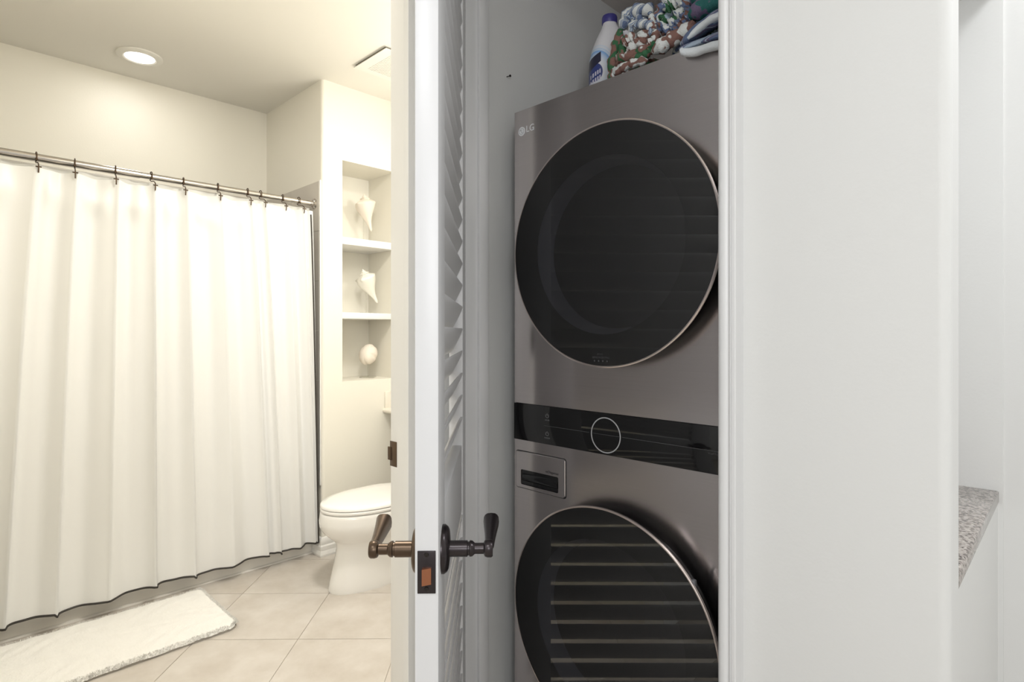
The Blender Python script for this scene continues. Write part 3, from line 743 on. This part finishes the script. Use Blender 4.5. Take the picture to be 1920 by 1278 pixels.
hem = [curtain_pt(u / nc * (len(TOPX) - 1), 1.0) + Vector((0, -.001, 0)) for u in range(nc + 1)]
G().tube(hem, .0048, 6).obj('hem_piping', 'piping', cur)
edge = []
for k in range(60):
    t = .012 + .988 * k / 59; p = curtain_pt(len(TOPX) - 1.35, t); edge.append(p + Vector((.004, -.004, 0)))
G().tube(edge, .0042, 6).obj('edge_piping', 'piping', cur)
g = G(); g.grid(lambda u, v: (.07 + 1.482 * u, 3.150 + .006 * math.sin(u * 62) + .09 * v, 1.975 - .002 * math.sin(u * 62 * .5) ** 2 - v * 1.50), 160, 20)
tag(g.obj('shower_liner', 'liner', None, 180, False), 'pale translucent liner hanging behind the white shower curtain', 'curtain')

# bath mat
mx0, mx1, my0, my1 = .06, .955, 2.565, 3.055
mat_o = thing('bath_mat', 'fluffy white bath mat lying in front of the tub', 'rug', ((mx0 + mx1) / 2, (my0 + my1) / 2, 0))
hxm, hym = (mx1 - mx0) / 2, (my1 - my0) / 2
def mat_h(a, b_):
    q = 1
    for v, h in ((a, hxm), (b_, hym)): q *= sstep(-.004, .014, h - abs(v))
    return q
rm = random.Random(3)
def mat_pt(u, v):
    a, b_ = (u * 2 - 1) * hxm, (v * 2 - 1) * hym
    r = .045; ca, cb = hxm - r, hym - r                       # round the corners
    if abs(a) > ca and abs(b_) > cb:
        da, db = (abs(a) - ca), (abs(b_) - cb); m_ = max(da, db); l = math.hypot(da, db)
        if l > 0: a, b_ = math.copysign(ca + da * m_ / l, a), math.copysign(cb + db * m_ / l, b_)
    return (a + rm.uniform(-.002, .002), b_ + rm.uniform(-.002, .002), .006 + .016 * mat_h(a, b_) + rm.uniform(0, .0009) + .0026 * math.sin(a * 40 + 3 * math.sin(b_ * 22)) * math.sin(b_ * 35 + 2 * math.sin(a * 17)))
G().grid(mat_pt, 130, 72).obj('pile_base', 'rug', mat_o, 180, False)
G().prism(rr(-hxm + .004, hxm - .004, -hym + .004, hym - .004, .04, 6), 'z', .0005, .007).obj('backing', 'rug_back', mat_o)
vs, fs = [], []
for k in range(9000):
    u, v = rm.random(), rm.random()
    e = rm.random() * .012
    u, v = rm.choice(((e, v), (1 - e, v), (u, e * 1.8), (u, 1 - e * 1.8)))
    p = Vector(mat_pt(u, v)); out = Vector((p.x / hxm, p.y / hym, 0)); ed = 1 - mat_h(p.x, p.y)
    d = Vector((rm.gauss(0, .7), rm.gauss(0, .7), 1)) + out * ed * .9; d.normalize(); L = rm.uniform(.007, .013)
    sd = d.cross(Vector((rm.uniform(-1, 1), rm.uniform(-1, 1), .1))).normalized() * .0011
    n = len(vs); vs += [p - sd, p + sd, p + d * L]; fs.append((n, n + 1, n + 2))
me = bpy.data.meshes.new('pile'); me.from_pydata(vs, [], fs); me.materials.append(M['rug'])
link('pile', me, mat_o)['kind'] = 'stuff'

# toilet
TY = 2.59
wc = thing('toilet', 'white skirted toilet with closed lid beside the niche wall', 'toilet', (1.722, TY, 0))
wc.scale = (1, 1, .965)
def oval(x0, x1, hw, z, n=48, sq=2.0, sb=3.2, mid=None):
    """egg outline: round nose at x0 (towards the tub), squarer back at x1"""
    mid = mid if mid is not None else x0 + min(.28, (x1 - x0) * .5); out = []
    for k in range(n):
        t = 2 * math.pi * k / n; c, s = math.cos(t), math.sin(t)
        e = sb if c > 0 else sq; a = (x1 - mid) if c > 0 else (mid - x0)
        out.append((mid + a * math.copysign(abs(c) ** (2 / e), c) - 1.70, hw * math.copysign(abs(s) ** (2 / e), s), z))
    return out
R_ = [(.0, 1.362, .116), (.012, 1.360, .117), (.05, 1.368, .114), (.10, 1.380, .110), (.16, 1.394, .107), (.205, 1.402, .107), (.235, 1.400, .113), (.255, 1.385, .130), (.275, 1.362, .150), (.30, 1.338, .172), (.33, 1.322, .184), (.355, 1.319, .187), (.385, 1.324, .185), (.400, 1.326, .184), (.404, 1.332, .178)]
G().loft([oval(x, 1.93, h, z, mid=1.60) for z, x, h in R_]).obj('bowl', 'ceramic', wc, 60)
G().loft([oval(1.330, 1.84, .182, .4065, mid=1.6), oval(1.326, 1.845, .186, .409, mid=1.6), oval(1.325, 1.845, .187, .420, mid=1.6), oval(1.328, 1.842, .184, .4235, mid=1.6)]).obj('seat', 'lid', wc, 60)
G().loft([oval(1.330, 1.845, .183, .4265, mid=1.6), oval(1.326, 1.85, .187, .4285, mid=1.6), oval(1.326, 1.85, .187, .437, mid=1.6), oval(1.331, 1.845, .182, .4435, mid=1.6), oval(1.36, 1.82, .155, .4495, mid=1.6), oval(1.45, 1.75, .09, .4535, mid=1.6)]).obj('lid', 'lid', wc, 60)
def bx(x0, x1, hw, z, r=.03): return [(a, b_, z) for a, b_ in rr(x0 - 1.70, x1 - 1.70, -hw, hw, r, 5)]
G().loft([bx(1.860, 2.108, .15, .38), bx(1.858, 2.113, .172, .42), bx(1.855, 2.116, .176, .70)]).obj('tank', 'ceramic', wc, 50)
G().loft([bx(1.848, 2.120, .183, .701), bx(1.846, 2.122, .185, .706), bx(1.846, 2.122, .185, .725), bx(1.852, 2.118, .180, .732)]).obj('tank_lid', 'ceramic', wc, 50)
for s in (-1, 1):
    G().lathe([(.014, 0), (.014, .012), (.010, .018)], 16, Matrix.Translation((1.855 - 1.7, s * .07, .424))).obj('hinge_cap', 'lid', wc)

# narrow counter over the tank
g = G(); prf = [(2.152, .768), (1.995, .768), (1.984, .772), (1.978, .780), (1.978, .790), (1.984, .797), (1.992, .800), (2.152, .800)]
cn = g.prism(prf, 'y', 1.45, 3.052, True).obj('vanity_counter', 'counter_cream', None, 50)
tag(cn, 'cream counter ledge running above the toilet to the niche wall', 'counter')
G().box((1.990, 3.036, .799), (2.150, 3.0505, .900), .003).obj('side_splash', 'counter_cream', cn)

# shells on stands
def rod_stand(root, h, base, rx=0, m='acrylic', dx=0):
    G().box((-base, -base * .8, 0), (base, base * .8, .007), .0015).obj('base', m, root)
    G().lathe([(.0035, .007), (.0035, h)], 12, Matrix.Translation((dx, 0, 0))).obj('rod', m, root)
VIEW = R(-45.6)
def whelk(root, zc, tilt, m, roll=0):
    """knobbed whelk, spire up, canal down; local x runs across the view"""
    g = G(); H = .235; prof_ = [(0, .0005), (.03, .004), (.06, .010), (.075, .015), (.09, .013), (.11, .020), (.135, .028), (.15, .024), (.175, .034), (.21, .050), (.245, .060), (.28, .060), (.34, .056), (.42, .048), (.52, .036), (.62, .025), (.74, .016), (.86, .011), (.95, .009), (1, .004)]
    n = 48; rings = []
    for s, r_ in prof_:
        ring = []
        for k in range(n):
            a = 2 * math.pi * k / n; kn = max(0, math.cos(4.5 * a + s * 3)) ** 3 * math.exp(-((s - .225) / .05) ** 2) * .014
            kn += max(0, math.cos(4 * a)) ** 2 * math.exp(-((s - .13) / .02) ** 2) * .005
            lip = .012 * math.exp(-((a - math.pi * 1.05) / .5) ** 2) * sstep(.2, .4, s) * (1 - sstep(.55, .95, s))
            q = r_ + kn + lip; ox = .020 * max(0, s - .4) ** 1.5
            ring.append((q * math.cos(a) + ox, q * .8 * math.sin(a), H * (.42 - s)))
        rings.append(ring)
    g.loft(rings)
    o = g.obj('shell_body', m, root, 60); o.location = (0, 0, zc); o.rotation_euler = (R(8), R(tilt), roll); return o
s1 = thing('seashell', 'tall pinkish spiral seashell on a clear stand, top niche shelf', 'seashell', (1.957, 3.20, 1.8215), VIEW)
rod_stand(s1, .17, .03, dx=-.018); whelk(s1, .215, -7, 'shell')
s2_ = thing('seashell', 'white tilted spiral seashell on a clear stand, middle niche shelf', 'seashell', (1.970, 3.20, 1.3815), VIEW)
rod_stand(s2_, .14, .045, dx=-.012); whelk(s2_, .190, -24, 'shell_white', .5)
s3 = thing('sea_urchin', 'rounded sea urchin shell with star grooves on a clear stand, bottom niche shelf', 'seashell', (1.968, 3.20, .9795), VIEW)
rod_stand(s3, .085, .045)
g = G(); rings = []
for j in range(25):
    ph = math.pi * j / 24; ring = []
    for k in range(60):
        a = 2 * math.pi * k / 60; q = math.sin(ph) ** .85
        gr = 1 - .12 * max(0, math.cos(5 * a)) ** 6 * math.sin(ph) - .03 * abs(math.cos(15 * a)) ** 8
        ring.append((.056 * q * gr * math.cos(a), .068 * q * gr * math.sin(a), .054 * math.cos(ph)))
    rings.append(ring)
o = g.loft(rings).obj('shell_body', 'urchin', s3, 80); o.location = (.002, 0, .145); o.rotation_euler = (R(68), R(14), R(-20))

# ceiling fixtures
dl = thing('recessed_light', 'round recessed ceiling light over the tub', 'light', (.789, 3.472, CEIL))
G().lathe([(.104, -.0005), (.104, -.006), (.099, -.010), (.075, -.014), (.068, -.010), (.068, -.004)], 64).obj('trim_ring', 'vent', dl)
G().lathe([(.0685, -.0085), (.04, -.0105), (.001, -.011)], 48, None, False, True).obj('lens', 'lens', dl)
vt = thing('ceiling_vent', 'white exhaust fan grille in the bathroom ceiling', 'vent', (1.785, 2.62, CEIL))
g = G(); vx, vy = .165, .1535
for a, b_ in (((-vx, -vy), (vx, -vy + .04)), ((-vx, vy - .04), (vx, vy)), ((-vx, -vy + .04), (-vx + .055, vy - .04)), ((vx - .055, -vy + .04), (vx, vy - .04))):
    g.box((*a, -.014), (*b_, -.0105), .0)
g.obj('cover', 'vent', vt)
G().box((-vx + .005, -vy + .010, -.0108), (vx - .005, vy - .010, -.0002)).obj('shadow_housing', 'vent_dark', vt)  # dark block put in as the shadow gap between cover and ceiling
g = G(); nx_, ny_ = 20, 20; gx, gy = vx - .055, vy - .04
for k in range(nx_ + 1): x = -gx + 2 * gx * k / nx_; g.box((x - .0030, -gy, -.0138), (x + .0030, gy, -.0118))
for k in range(ny_ + 1): y = -gy + 2 * gy * k / ny_; g.box((-gx, y - .0029, -.0134), (gx, y + .0029, -.0114))
g.obj('grille', 'vent', vt)['kind'] = 'stuff'
